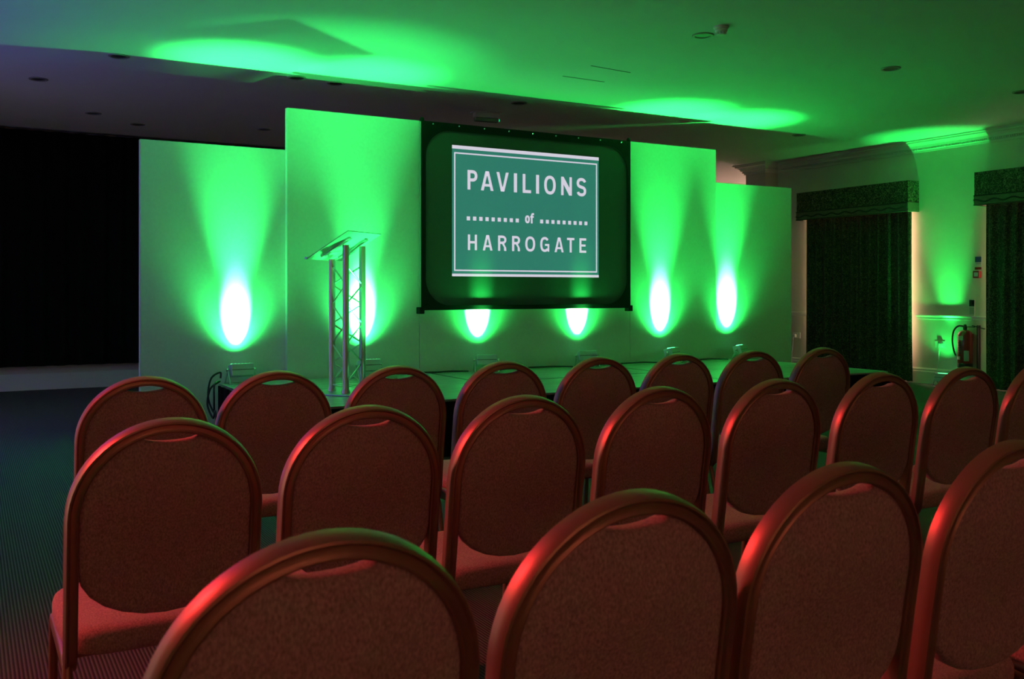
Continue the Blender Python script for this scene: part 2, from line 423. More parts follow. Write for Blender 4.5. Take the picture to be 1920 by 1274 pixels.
# emergency light hanging behind the screen
p = at_z(912, 211, CZ)
t = thing('emergency_light', 'small white emergency light box under the ceiling above the screen', 'emergency light', p, -0.15)
bm = nb(); box(bm, -.17, .17, -.05, .05, -.008, 0, .002); obj('mounting_plate', bm, M_whiteplastic, t)
bm = nb(); box(bm, -.145, .145, -.042, .042, -.062, -.008, .006); obj('body', bm, M_whiteplastic, t)
bm = nb(); box(bm, -.14, .14, -.038, .038, -.105, -.062, .012); obj('diffuser', bm, mat('diffuser', (0.35, 0.55, 0.42), 0.15, trans=0.4), t)

bm = nb(); box(bm, .146, .150, -.02, .02, -.095, -.070, .001); obj('green_glint', bm, mat('glint_green', (0.02, 0.2, 0.1), 0.3, emit=(0.02, 0.6, 0.25), estr=1.5), t)  # glowing patch painted in for the green reflection at the diffuser's end

# ------------------------------------------------------------------ stage
XS0, XS1 = 1.88, 7.93
STD = [(XS0 + k * (XS1 - XS0) / 3, XS0 + (k + 1) * (XS1 - XS0) / 3) for k in range(3)]
YM = (STF + D) / 2 - .02
names = [['at the lectern corner', 'in the middle', 'at the curtain end']] * 2
for r_, (y0, y1) in enumerate(((STF, YM), (YM, D - .035))):
    for k, (x0, x1) in enumerate(STD):
        lab = ('black plywood stage deck along the front edge ' if r_ == 0 else 'black plywood stage deck against the flats ') + ['at the lectern end', 'in the middle of the stage', 'at the window curtain end'][k]
        t = thing('stage_deck', lab, 'stage deck', ((x0 + x1) / 2, (y0 + y1) / 2, 0), 0, 'stage decks')
        hx, hy = (x1 - x0) / 2 - .003, (y1 - y0) / 2 - .003
        bm = nb(); box(bm, -hx + .012, hx - .012, -hy + .012, hy - .012, STZ - .025, STZ); obj('deck_board', bm, M_deck, t)
        for (a0, a1, b0, b1) in ((-hx, hx, -hy, -hy + .012), (-hx, hx, hy - .012, hy), (-hx, -hx + .012, -hy + .012, hy - .012), (hx - .012, hx, -hy + .012, hy - .012)):
            bm = nb(); box(bm, a0, a1, b0, b1, STZ - .09, STZ + .0015, .0015); obj('edge_rail', bm, M_alu_edge if (b0 < -hy + .001 and r_ == 0) or (a0 < -hx + .001 and k == 0) or (a1 > hx - .001 and k == 2) else M_blackplastic, t)
        for sx in (-1, 1):
            for sy in (-1, 1):
                bm = nb(); tube(bm, [(sx * (hx - .08), sy * (hy - .08), 0), (sx * (hx - .08), sy * (hy - .08), STZ - .025)], .024, 10); obj('leg', bm, M_alu, t, smooth=40)
sk = pleated('stage_skirt', (XS0, STF - .03, 0), (XS1, STF - .03, 0), 0.004, STZ - .012, 0.010, 0.16, M_black, nz=2, seedv=5)
tag(sk, 'black pleated skirt hanging along the front edge of the stage', 'stage skirt')
sk = pleated('stage_skirt', (XS1 + .02, STF - .02, 0), (XS1 + .02, D - .12, 0), 0.004, STZ - .012, 0.010, 0.16, M_black, nz=2, seedv=6)
tag(sk, 'black pleated skirt on the stage end facing the window curtain', 'stage skirt')
sk = pleated('stage_skirt', (XS0 - .02, D - .12, 0), (XS0 - .02, STF - .02, 0), 0.004, STZ - .012, 0.010, 0.16, M_black, nz=2, seedv=8)
tag(sk, 'black pleated skirt on the stage end under the coiled cable', 'stage skirt')

# ------------------------------------------------------------------ white flats
REC = 0.061
def flat(px0, px1, ztop, Y, label, name='scenery_flat'):
    x0 = at_y(px0, 500, Y).x; x1 = at_y(px1, 500, Y).x
    t = thing(name, label, 'scenery flat', ((x0 + x1) / 2, Y, 0), 0, 'white flats behind the stage')
    hx = (x1 - x0) / 2
    bm = nb(); box(bm, -hx + .002, hx - .002, 0, .012, 0, ztop, .0015); obj('face_panel', bm, M_flat, t)
    for s in (-1, 1):
        bm = nb(); xx = sorted((s * (hx - .002), s * (hx - .046))); box(bm, xx[0], xx[1], .012, .06, 0, ztop); obj('stile', bm, M_flat, t)
    bm = nb(); box(bm, -hx + .046, hx - .046, .012, .06, ztop - .045, ztop); obj('top_rail', bm, M_flat, t)
    return t
zA = lambda px, py: at_y(px, py, D).z
ZA = (at_y(538, 203, D).z + at_y(787, 225, D).z + at_y(1181, 265, D).z + at_y(1342, 281.5, D).z) / 4
ZB = (at_y(262, 261, D + REC).z + at_y(538, 281, D + REC).z + at_y(1342, 343.5, D + REC).z + at_y(1484, 352, D + REC).z) / 4
flat(262, 541, ZB, D + REC, 'lower white flat standing beside the black drape, with coiled cable before it')
flat(538, 786.5, ZA, D, 'tall white flat behind the lectern')
flat(786.5, 1181.5, ZA - .004, D, 'wide white flat behind and under the projection screen')
flat(1181.5, 1342.5, ZA, D, 'tall narrow white flat between the screen and the lowest end flat')
flat(1337, 1484, ZB, D + REC, 'lower white flat at the window curtain end')

# ------------------------------------------------------------------ projection screen
SY = D - .085
sx0, sx1 = at_y(790, 400, SY).x, at_y(1181, 400, SY).x
sz1 = (at_y(790, 225, SY).z + at_y(1181, 266, SY).z) / 2
sz0 = (at_y(787, 582, SY).z + at_y(1181, 578, SY).z) / 2
scr = thing('projection_screen', 'black framed projection screen with rounded corners showing a teal title slide', 'projection screen', ((sx0 + sx1) / 2, SY, sz0))
hx, hh = (sx1 - sx0) / 2, sz1 - sz0
bx, bt, bb, rc = .042, .075, .045, .26
def rrect(x0, x1, z0, z1, r, n=12):
    pts = []
    for (cx, cz, a0) in ((x1 - r, z1 - r, 0), (x0 + r, z1 - r, PI / 2), (x0 + r, z0 + r, PI), (x1 - r, z0 + r, 1.5 * PI)):
        for k in range(n + 1):
            a = a0 + PI / 2 * k / n; pts.append((cx + r * math.cos(a), cz + r * math.sin(a)))
    return pts
inner = rrect(-hx + bx, hx - bx, bb, hh - bt, rc)
def to_outer(i, n=12):
    q, k = divmod(i, n + 1); x, z = inner[i]
    cor = [(hx, hh), (-hx, hh), (-hx, 0), (hx, 0)][q]
    a = PI / 2 * k / n
    if q in (0, 2): e1, e2 = (cor[0], z), (x, cor[1])
    else: e1, e2 = (x, cor[1]), (cor[0], z)
    return e1 if k < n / 2 else (cor if k == n / 2 else e2)
bm = nb(); fr = []; 
def ring_(y, fn): return [bm.verts.new((fn(i)[0], y, fn(i)[1])) for i in range(len(inner))]
I_f = ring_(-.012, lambda i: inner[i]); I_b = ring_(.012, lambda i: inner[i]); O_f = ring_(-.012, to_outer); O_b = ring_(.012, to_outer)
n_ = len(inner)
for A, B in ((I_f, O_f), (O_f, O_b), (O_b, I_b), (I_b, I_f)):
    for k in range(n_): bm.faces.new((A[k], A[(k + 1) % n_], B[(k + 1) % n_], B[k]))
obj('mask_frame', bm, M_mask, scr)
bm = nb(); box(bm, -hx + .01, hx - .01, .004, .010, .01, hh - .01); obj('screen_surface', bm, M_screen, scr)
for sx in (-1, 1):
    bm = nb(); box(bm, sx * hx - .028, sx * hx + .028, -.018, .06, -.035, .03, .006); obj('corner_foot', bm, M_mask, scr)
    bm = nb(); lathe(bm, [(.022, 0), (.022, .02), (.014, .035), (.004, .038)], 14, (sx * (hx - .01), .01, hh)); obj('top_knob', bm, M_mask, scr, smooth=40)
for k in range(9):
    bm = nb(); xx = -hx + .12 + k * (2 * hx - .24) / 8; lathe(bm, [(.008, 0), (.006, .003), (.002, .004)], 10)
    bmesh.ops.transform(bm, matrix=Matrix.Translation((xx, -.012, hh - .022)) @ Matrix.Rotation(PI / 2, 4, 'X'), verts=bm.verts[:]); obj('snap_stud', bm, M_chrome, scr)
# projected slide
LY = SY + .0035                         # slide lies on the screen surface
def S(px, py):
    p = at_y(px, py, LY); return (p.x - (sx0 + sx1) / 2, p.z - sz0)
ix0 = (S(846, 270)[0] + S(849, 518)[0]) / 2; ix1 = S(1122.5, 300)[0]
iz1 = (S(846, 270)[1] + S(1122.5, 297)[1]) / 2; iz0 = (S(849, 519)[1] + S(1122.5, 520)[1]) / 2
slide = obj('projected_slide', box(nb(), ix0, ix1, .0028, .0038, iz0, iz1), M_teal, scr); slide['label'] = 'teal slide with white lettering and border'
def rect(bm, x0, x1, z0, z1, y=.0022):
    v = [bm.verts.new(c) for c in ((x0, y, z0), (x1, y, z0), (x1, y, z1), (x0, y, z1))]; bm.faces.new(v)
def mark(name, bm): return obj(name, bm, M_white_em, slide)
IW, IH = ix1 - ix0, iz1 - iz0
bm = nb(); rect(bm, ix0, ix1, iz1 - .034, iz1); mark('slide_bar', bm)
bm = nb(); rect(bm, ix0, ix1, iz0, iz0 + .026); mark('slide_bar', bm)
bo, bw = .022, .014
zt_, zb_ = iz1 - .068, iz0 + .052
bm = nb(); rect(bm, ix0 + bo, ix1 - bo, zt_ - bw, zt_); rect(bm, ix0 + bo, ix1 - bo, zb_, zb_ + bw)
rect(bm, ix0 + bo, ix0 + bo + bw, zb_ + bw, zt_ - bw); rect(bm, ix1 - bo - bw, ix1 - bo, zb_ + bw, zt_ - bw); mark('slide_border', bm)

def ribbon(bm, pts, w, closed=False, y=.0022):
    P = [Vector(p) for p in pts]; n = len(P); L = []; R = []
    for i in range(n):
        if closed: t = P[(i + 1) % n] - P[i - 1]
        else: t = P[min(i + 1, n - 1)] - P[max(i - 1, 0)]
        t.normalize(); nn = Vector((-t.y, t.x)) * w / 2
        L.append(bm.verts.new((P[i].x + nn.x, y, P[i].y + nn.y))); R.append(bm.verts.new((P[i].x - nn.x, y, P[i].y - nn.y)))
    for i in range(n if closed else n - 1):
        j = (i + 1) % n; bm.faces.new((L[i], L[j], R[j], R[i]))
def poly(bm, pts, y=.0022): bm.faces.new([bm.verts.new((a, y, b)) for a, b in pts])
def ell(cx, cz, rx, rz, a0, a1, n=20, e=2.4):
    out = []
    for k in range(n + 1):
        a = math.radians(a0 + (a1 - a0) * k / n); c, s = math.cos(a), math.sin(a)
        out.append((cx + rx * math.copysign(abs(c) ** (2 / e), c), cz + rz * math.copysign(abs(s) ** (2 / e), s)))
    return out
def glyph(ch, x0, x1, z0, z1):
    """bold condensed capitals drawn in the box x0..x1, z0..z1"""
    bm = nb(); w = x1 - x0; h = z1 - z0; s = .165 * h; q = s / 2
    X = lambda f: x0 + f * w
    if ch == 'I': rect(bm, x0, x1, z0, z1)
    elif ch == 'L': rect(bm, x0, x0 + s, z0, z1); rect(bm, x0 + s, x1, z0, z0 + s * .95)
    elif ch == 'H': rect(bm, x0, x0 + s, z0, z1); rect(bm, x1 - s, x1, z0, z1); rect(bm, x0 + s, x1 - s, z0 + .5 * h - .42 * s, z0 + .5 * h + .5 * s)
    elif ch == 'T': rect(bm, x0, x1, z1 - s * .95, z1); rect(bm, X(.5) - q, X(.5) + q, z0, z1 - s * .95)
    elif ch == 'E':
        rect(bm, x0, x0 + s, z0, z1); rect(bm, x0 + s, x1, z1 - s * .95, z1); rect(bm, x0 + s, x1, z0, z0 + s * .95); rect(bm, x0 + s, x1 - .06 * h, z0 + .5 * h - .42 * s, z0 + .5 * h + .45 * s)
    elif ch == 'N':
        rect(bm, x0, x0 + s * .95, z0, z1); rect(bm, x1 - s * .95, x1, z0, z1)
        poly(bm, [(x0 + s * .95, z1), (x1 - s * .95, z0 + .42 * h), (x1 - s * .95, z0), (x1 - s * .95 - .02 * h, z0), (x0 + s * .95, z0 + .58 * h)])
    elif ch in 'AV':
        k = 1 if ch == 'A' else -1
        zt, zb = (z1, z0) if k == 1 else (z0, z1)
        tq = .62 * s
        poly(bm, [(x0, zb), (x0 + s * 1.02, zb), (X(.5) + .02 * h, zt - k * .10 * h), (X(.5), zt), (X(.5) - tq, zt)])
        poly(bm, [(x1, zb), (x1 - s * 1.02, zb), (X(.5) - .02 * h, zt - k * .10 * h), (X(.5), zt), (X(.5) + tq, zt)])
        poly(bm, [(X(.5) - tq, zt), (X(.5) + tq, zt), (X(.5) + .2 * tq, zt - k * .26 * h), (X(.5) - .2 * tq, zt - k * .26 * h)])
        if k == 1: rect(bm, X(.22), X(.78), z0 + .21 * h, z0 + .21 * h + .8 * s)
    elif ch in 'PR':
        rect(bm, x0, x0 + s, z0, z1); m_ = z0 + (.42 if ch == 'P' else .45) * h
        cz = (z1 + m_) / 2; rz = (z1 - m_) / 2 - q * .95; rx = w * .5 - q
        pts = [(x0 + s, z1 - q * .95)] + [(p[0], p[1]) for p in ell(x0 + w * .5, cz, rx, rz, 90, -90, 16, 2.3)] + [(x0 + s, m_ + q * .95)]
        ribbon(bm, pts, s * .97)
        if ch == 'R':
            poly(bm, [(X(.42), m_ + .3 * s), (X(.42) + s * 1.05, m_ + .3 * s), (x1 - .02 * h, m_ - .25 * h), (x1, z0), (x1 - s * 1.08, z0), (x1 - s * 1.12, m_ - .22 * h)])
    elif ch == 'O': ribbon(bm, ell((x0 + x1) / 2, (z0 + z1) / 2, w / 2 - q, h / 2 - q * .95, 0, 360, 40, 2.35)[:-1], s, True)
    elif ch == 'G':
        ribbon(bm, ell((x0 + x1) / 2, (z0 + z1) / 2, w / 2 - q, h / 2 - q * .95, 38, 322, 34, 2.4), s)
        rect(bm, X(.52), x1, z0 + .40 * h, z0 + .40 * h + s * .85); rect(bm, x1 - s * .8, x1, z0 + .02 * h, z0 + .40 * h)
    elif ch == 'S':
        cx = (x0 + x1) / 2; rx = w / 2 - q; rz = h / 4 - q * .5
        up = ell(cx, z1 - q * .95 - rz, rx, rz, 15, 180, 14, 2.2) + ell(cx, z1 - q * .95 - rz, rx, rz, 195, 235, 4, 2.2)
        dn_ = ell(cx, z0 + q * .95 + rz, rx, rz, 55, 0, 5, 2.2) + ell(cx, z0 + q * .95 + rz, rx, rz, -12, -165, 14, 2.2)
        ribbon(bm, up + dn_, s)
    elif ch == 'o': ribbon(bm, ell((x0 + x1) / 2, (z0 + z1) / 2, w / 2 - .14 * h, h / 2 - .12 * h, 0, 360, 28, 2.3)[:-1], .25 * h, True)
    elif ch == 'f':
        sw = .19 * h
        ribbon(bm, [(X(.38), z0), (X(.38), z0 + .72 * h)] + [(a, b) for a, b in ell(x0 + .38 * w + .26 * w, z0 + .72 * h, .26 * w, .19 * h, 170, 90, 6, 2)] + [(x1, z1 - .095 * h)], sw)
        rect(bm, x0 - .05 * w, x1 - .06 * w, z0 + .56 * h, z0 + .56 * h + .15 * h)
    return bm
ZS = 1368 / 290.0
def zx(u, v): return S(840 + u / ZS, 260 + v / ZS)
P_z1 = (zx(172, 272)[1] + zx(1222, 357)[1]) / 2; P_z0 = (zx(172, 450)[1] + zx(1222, 514)[1]) / 2
for ch, u0, u1 in (('P', 172, 260), ('A', 290, 402), ('V', 428, 536), ('I', 582, 610), ('L', 660, 734), ('I', 778, 805), ('O', 850, 952), ('N', 1000, 1095), ('S', 1137, 1222)):
    vy = 350 + (u0 - 172) * .08
    mark('letter', glyph(ch, zx(u0, vy)[0], zx(u1, vy)[0], P_z0, P_z1))
H_z1 = (zx(175, 850)[1] + zx(1222, 882)[1]) / 2; H_z0 = (zx(175, 988)[1] + zx(1222, 1010)[1]) / 2
for ch, u0, u1 in (('H', 175, 256), ('A', 307, 393), ('R', 442, 516), ('R', 566, 637), ('O', 683, 770), ('G', 815, 895), ('A', 942, 1022), ('T', 1052, 1117), ('E', 1162, 1222)):
    mark('letter', glyph(ch, zx(u0, 930)[0], zx(u1, 930)[0], H_z0, H_z1))
dzc = (zx(180, 705)[1] + zx(1219, 752)[1]) / 2
def dots(u0, u1):
    a, b = zx(u0, 720)[0], zx(u1, 720)[0]
    for k in range(9):
        c = a + (b - a) * k / 8; bm = nb(); rect(bm, c - .0185, c + .0185, dzc - .0195, dzc + .0195); mark('square_dot', bm)
dots(180, 612); dots(828, 1219)
oz0, oz1 = zx(705, 750)[1], zx(705, 680)[1]
mark('letter', glyph('o', zx(680, 715)[0], zx(724, 715)[0], oz0, oz1))
mark('letter', glyph('f', zx(728, 715)[0], zx(760, 715)[0], oz0, zx(745, 660)[1]))

# ------------------------------------------------------------------ LED uplights
def spot(name, loc, tilt, yaw, ang, blend, power, col, parent=None, size=.03):
    l = bpy.data.lights.new(name, 'SPOT'); l.energy = power; l.color = col; l.spot_size = math.radians(ang); l.spot_blend = blend; l.shadow_soft_size = size
    o = bpy.data.objects.new(name, l); COL.objects.link(o)
    # aims straight up, tilted by 'tilt' towards local +Y
    o.rotation_mode = 'XYZ'; o.rotation_euler = (PI - tilt, 0, yaw); o.location = loc
    if parent is not None: o.parent = parent
    return o
def uplight(loc, rz, label, tilt=.30, core=UP_CORE, main=UP_MAIN, wide=UP_WIDE, col=GREEN, hot=GREEN_HOT, group='LED uplights', lens=M_lens,
            core_ang=36, main_ang=36, mid_ang=92, wide_ang=140, core_tilt=.49, main_tilt=0.0, wide_tilt=-.1, mid=UP_MID):
    """LED flood in a double-bracket yoke; the light leaves towards local +Y and up"""
    t = thing('led_uplight', label, 'uplight', loc, rz, group)
    R = Matrix.Translation((0, 0, .115)) @ Matrix.Rotation(-tilt, 4, 'X')
    bm = nb(); box(bm, -.10, .10, -.050, .050, -.055, .050, .008, R); obj('housing', bm, M_house, t)
    bm = nb(); box(bm, -.097, .097, -.052, -.046, -.006, -.002, 0, R); obj('seam_strip', bm, M_blackplastic, t)
    for k in range(6):
        bm = nb(); lathe(bm, [(.011, 0), (.012, .004), (.006, .007)], 10, (-.077 + .031 * k, 0, .049)); bmesh.ops.transform(bm, matrix=R, verts=bm.verts[:]); obj('led_lens', bm, lens, t)
    for s in (-1, 1):
        bm = nb()
        for yy in (-.07, .06): tube(bm, [(s * .118, yy, .004), (s * .114, yy * .15, .10), (s * .110, 0, .125)], .0075, 6)
        obj('yoke_arm', bm, M_bracket, t, smooth=40)
        bm = nb(); lathe(bm, [(.012, 0), (.014, .004), (.013, .016), (.006, .019)], 12)
        bmesh.ops.transform(bm, matrix=Matrix.Translation((s * .112, 0, .118)) @ Matrix.Rotation(s * PI / 2, 4, 'Y'), verts=bm.verts[:]); obj('knob', bm, M_chrome, t, smooth=40)
    for yy in (-.07, .06):
        bm = nb(); box(bm, -.125, .125, yy - .012, yy + .012, 0, .006, .001); obj('yoke_foot', bm, M_bracket, t)
    c = R @ Vector((0, 0, .066))
    if core: spot('uplight_core', c, core_tilt, -rz, core_ang, 1.0, core, hot, t, .022)
    if main: spot('uplight_beam', c, main_tilt, -rz, main_ang, 1.0, main, col, t)
    if mid: spot('uplight_halo', c, .30, -rz, mid_ang, 1.0, mid, col, t)
    if wide: spot('uplight_spill', c, wide_tilt, -rz, wide_ang, 1.0, wide, col, t, .05)
    return t
LYY = D - .20
def lamp_at(px, label, rz, Y=LYY, **k):
    x = at_y(px, 700, Y).x; return uplight((x, Y, STZ + .0015), rz, label, **k)
lamp_at(452, 'LED uplight on the stage corner beside the coiled black cable', 0.10, Y=LYY + .08, tilt=.22, col=GREEN_L)
lamp_at(692, 'LED uplight on the stage behind the lectern legs', 0.0, tilt=.22, col=GREEN_L, main=UP_MAIN * .62)
lamp_at(912, 'LED uplight under the screen on the side nearer the lectern', -0.35, tilt=.30, main_tilt=.36, main=850, core=UP_CORE * 1.5, mid=45)
lamp_at(1101, 'LED uplight under the screen on the side nearer the window curtain', -0.30, tilt=.30, main_tilt=.36, main=850, core=UP_CORE * 1.5, mid=45)
lamp_at(1260, 'LED uplight before the tall narrow flat beside the screen', 0.45, tilt=.22)
lamp_at(1388, 'LED uplight at the foot of the lower flat by the window curtain', 0.45, Y=LYY + .04, tilt=.22)
# on the stage before the lectern, hidden behind the front row of chairs
uplight((2.80, 6.80, STZ + .0015), .70, 'LED uplight on the stage in front of the lectern', tilt=.12, core=0, main=280, main_tilt=.335, main_ang=62, mid=0, wide=30, col=GREEN_L)
# on the floor between the two windows
pw = at_x(1768, 700, WX - .22)
uplight((WX - .20, pw.y, 0), -PI / 2, 'LED uplight on the carpet by the skirting under the wall socket', tilt=.15, core=UP_CORE * .012, main=680, main_tilt=.05, mid=40, wide=0)

# room uplights along the other walls, out of view: violet ahead, red behind
M_lens_red = mat('led_lens_red', (0.3, 0.03, 0.02), 0.2, emit=(1, .08, .04), estr=6.0)
M_lens_blue = mat('led_lens_blue', (0.05, 0.04, 0.3), 0.2, emit=(.2, .12, 1), estr=6.0)
GW = 'wall uplights around the audience'
uplight((XL + .22, 7.3, 0), PI / 2, 'LED uplight glowing violet by the aisle wall, level with the stage', tilt=.15, core=0, main=1300, mid=0, wide=120, col=BLUE, lens=M_lens_blue, group=GW, main_ang=60, main_tilt=.38)
# red LED par bracketed high on the aisle wall, aimed across the chairs
RP = Vector((XL + .30, 3.65, 2.45)); RA = Vector((1.6, 1.9, 0.7))
par = thing('par_lamp', 'red LED par lamp bracketed high on the aisle wall', 'par lamp', RP)
dv = (RA - RP).normalized(); RQ = dv.to_track_quat('-Z', 'Y').to_matrix().to_4x4()
bm = nb(); lathe(bm, [(.05, .14), (.085, .12), (.09, 0), (.094, -.02)], 20); bmesh.ops.transform(bm, matrix=RQ, verts=bm.verts[:]); obj('can', bm, M_blackplastic, par, smooth=40)
bm = nb(); lathe(bm, [(.088, -.021), (.088, -.024), (.05, -.026)], 20); bmesh.ops.transform(bm, matrix=RQ, verts=bm.verts[:]); obj('lens', bm, M_lens_red, par, smooth=40)
bm = nb(); box(bm, -.30, -.285, -.06, .06, -.06, .06); box(bm, -.29, 0.0, -.012, .012, .085, .11); box(bm, -.29, -.27, -.012, .012, 0, .11); obj('wall_bracket', bm, M_blackplastic, par)
sp = spot('par_beam', dv * .03, 0, 0, 95, 1.0, RED_W, RED, par, .25); sp.rotation_mode = 'QUATERNION'; sp.rotation_quaternion = dv.to_track_quat('-Z', 'Y')
uplight((0.2, YR + .22, 0), PI, 'LED uplight glowing warm red on the wall behind the audience', tilt=.15, core=0, main=700, mid=0, wide=110, col=WARMRED, lens=M_lens_red, group=GW, main_ang=60)

# ------------------------------------------------------------------ cables
def cable(name, pts, r, label, sub=8, m=M_cable, cat='cable'):
    bm = nb(); tube(bm, smooth_path(pts, sub), r, 7); return tag(obj(name, bm, m, None, smooth=60), label, cat)
zc = STZ + .009
def px_on(px, Y): return at_y(px, 700, Y).x
lx = [px_on(q, LYY) for q in (452, 692, 912, 1101, 1260, 1388)]
for i, lab in ((1, 'black power cable on the stage from the lectern uplight towards the screen'), (2, 'black power cable along the flat under the screen between two uplights'), (3, 'black power cable from under the screen to the tall narrow flat'), (4, 'black power cable between the two end uplights near the window curtain')):
    a, b = lx[i] + .17, lx[i + 1] - .17; n = 6
    pts = [(a + (b - a) * k / n, D - .045 - random.uniform(0, .05) - (.10 if k in (0, n) else 0), zc + .004) for k in range(n + 1)]
    cable('power_cable', pts, .0075, lab)
    xm = (a + b) / 2
    bm = nb(); lathe(bm, [(.012, -.035), (.016, -.03), (.016, .03), (.012, .035)], 10)
    bmesh.ops.transform(bm, matrix=Matrix.Translation((xm - .15, D - .10, STZ + .018)) @ Matrix.Rotation(PI / 2, 4, 'Y'), verts=bm.verts[:])
    tag(obj('cable_coupler', bm, M_blackplastic, None, smooth=40), ['', 'black cable coupler on the stage beside the screen foot', 'black cable coupler midway under the screen', 'black cable coupler before the tall narrow flat', 'black cable coupler before the lowest end flat'][i], 'coupler', 'cable couplers')
# loops hanging over the stage corner
ex = XS0 - .06
base = Vector((ex, LYY + .02, STZ))
lp = [(lx[0] - .15, LYY + .1, STZ + .05), (ex + .06, LYY + .1, STZ + .10), (ex - .02, LYY + .08, STZ + .05), (ex - .05, LYY + .05, STZ - .10), (ex - .02, LYY - .02, STZ - .22), (ex - .03, LYY - .08, STZ - .12), (ex - .02, LYY - .05, STZ + .01), (ex + .04, LYY + .02, STZ + .03), (ex - .03, LYY + .05, STZ - .03), (ex - .06, LYY + .03, STZ - .16), (ex - .03, LYY - .04, STZ - .27), (ex - .03, LYY - .12, STZ - .20), (ex - .03, LYY - .16, STZ - .30), (ex - .05, LYY - .2, .012)]
cable('coiled_cable', lp, .0085, 'coiled black cable looping over the stage corner by the uplight')

# ------------------------------------------------------------------ lectern
LC = Vector((2.50, 6.80, STZ)) * 1.0
LK = 1.04
c0 = Vector((2.49 * LK - .01, 6.79 * LK, STZ + .0015))
lec = thing('lectern', 'aluminium truss lectern with a sloping clear top on the stage', 'lectern', c0, math.atan2(.60, .80))
# local x = along the reading edge, local -y = towards the audience
TP = [(-.118, -.068), (.118, -.068), (0, .137)]
TZ = [1.555 * LK - .045 - STZ, 1.555 * LK - .045 - STZ, 1.455 * LK - .045 - STZ]
for (x, y), z in zip(TP, TZ):
    bm = nb(); tube(bm, [(x, y, .012), (x, y, z)], .0262, 16); u = obj('tube', bm, M_alu, lec, smooth=40)
    bm = nb(); lathe(bm, [(.034, 0), (.034, .012), (.028, .03)], 16, (x, y, .010)); obj('tube_foot', bm, M_alu, u, smooth=40)
for a, b in ((0, 1), (1, 2), (2, 0)):
    p, q = Vector((*TP[a], 0)), Vector((*TP[b], 0)); n = 6; z0, z1 = .08, 1.00
    for k in range(n):
        u, v = (p, q) if k % 2 == 0 else (q, p)
        bm = nb(); tube(bm, [u + Vector((0, 0, z0 + (z1 - z0) * k / n)), v + Vector((0, 0, z0 + (z1 - z0) * (k + 1) / n))], .0065, 7); obj('lattice_rod', bm, M_alu, lec, smooth=40)
    bm = nb(); tube(bm, [p + Vector((0, 0, .06)), q + Vector((0, 0, .06))], .0065, 7); obj('cross_rod', bm, M_alu, lec, smooth=40)
bm = nb(); box(bm, -.24, .24, -.19, .25, 0, .010, .003); obj('base_plate', bm, M_alu_edge, lec)
slope = math.atan2(.205, .37)
RT = Matrix.Translation((0, .02, (TZ[0] + TZ[2]) / 2 + .045)) @ Matrix.Rotation(-slope, 4, 'X')
bm = nb(); box(bm, -.24, .24, -.215, .215, 0, .008, .001, RT); pl = obj('reading_top', bm, M_acrylic, lec); pl['label'] = 'clear sloping reading top'
bm = nb(); tube(bm, [RT @ Vector((-.245, .215, .012)), RT @ Vector((.245, .215, .012))], .010, 10); obj('paper_lip', bm, M_alu, lec, smooth=40)
for s in (-1, 1):
    bm = nb(); box(bm, s * .118 - .02, s * .118 + .02, -.14, .15, -.016, 0, .002, RT); obj('support_bar', bm, M_alu, lec)

# ------------------------------------------------------------------ curtains and pelmets on the window wall
def curtain_set(y0, y1, lab_c, lab_p, zt, zb, seedv):
    xf = WX - .225
    pel = thing('curtain_pelmet', lab_p, 'pelmet', (WX, (y0 + y1) / 2, zb), 0, 'damask pelmets on the window wall')
    hy = (y1 - y0) / 2; H = zt - zb; band = .125
    bm = nb(); box(bm, -.225, -.200, -hy, hy, band, H, .004); obj('front_board', bm, M_damask, pel)
    for s in (-1, 1):
        bm = nb(); yy = sorted((s * hy, s * (hy - .02))); box(bm, -.200, 0, yy[0], yy[1], band, H, .002); obj('return_board', bm, M_damask, pel)
    bm = nb(); box(bm, -.200, 0, -hy + .02, hy - .02, H - .02, H); obj('top_board', bm, M_damask, pel)
    bm = nb(); box(bm, -.232, -.205, -hy - .004, hy + .004, 0, band, .006)
    for s in (-1, 1):
        yy = sorted((s * (hy + .004), s * (hy - .02))); box(bm, -.205, 0, yy[0], yy[1], 0, band, .004)
    tb = obj('trim_band', bm, M_trimband, pel)
    n = int((y1 - y0) / .02); w = []
    for k in range(n + 1):
        yy = -hy + (y1 - y0) * k / n; w.append((-.236, yy, band * .45 + .014 * math.sin(yy * 26)))
    bm = nb(); tube(bm, w, .010, 6); obj('wavy_braid', bm, M_braid, tb, smooth=60)
    for zz in (band - .004, .006):
        bm = nb(); tube(bm, [(-.234, -hy, zz), (-.234, hy, zz)], .008, 6); obj('piping', bm, M_braid, tb, smooth=60)
    c = pleated('window_curtain', (WX - .092, y0 + .045, 0), (WX - .092, y1 - .06, 0), 0.02, zb + .10, 0.044, 0.155, M_curtain, nz=6, seedv=seedv, flare=.03, lining=M_lining)
    tag(c, lab_c, 'curtain', 'damask window curtains')
pt = at_x(1702, 338, WX - .23); pb = at_x(1702, 396.5, WX - .23)
yl = at_x(1493, 400, WX - .23).y
y2 = at_x(1826, 360, WX - .23).y
curtain_set(pt.y, yl, 'drawn damask window curtain beside the lowest end flat', 'damask pelmet with wavy braid over the curtain beside the flats', pt.z, pb.z, 11)
curtain_set(y2 - 2.1, y2, 'drawn damask window curtain behind the fire extinguisher', 'damask pelmet with wavy braid above the curtain by the fire extinguisher', pt.z, pb.z, 12)

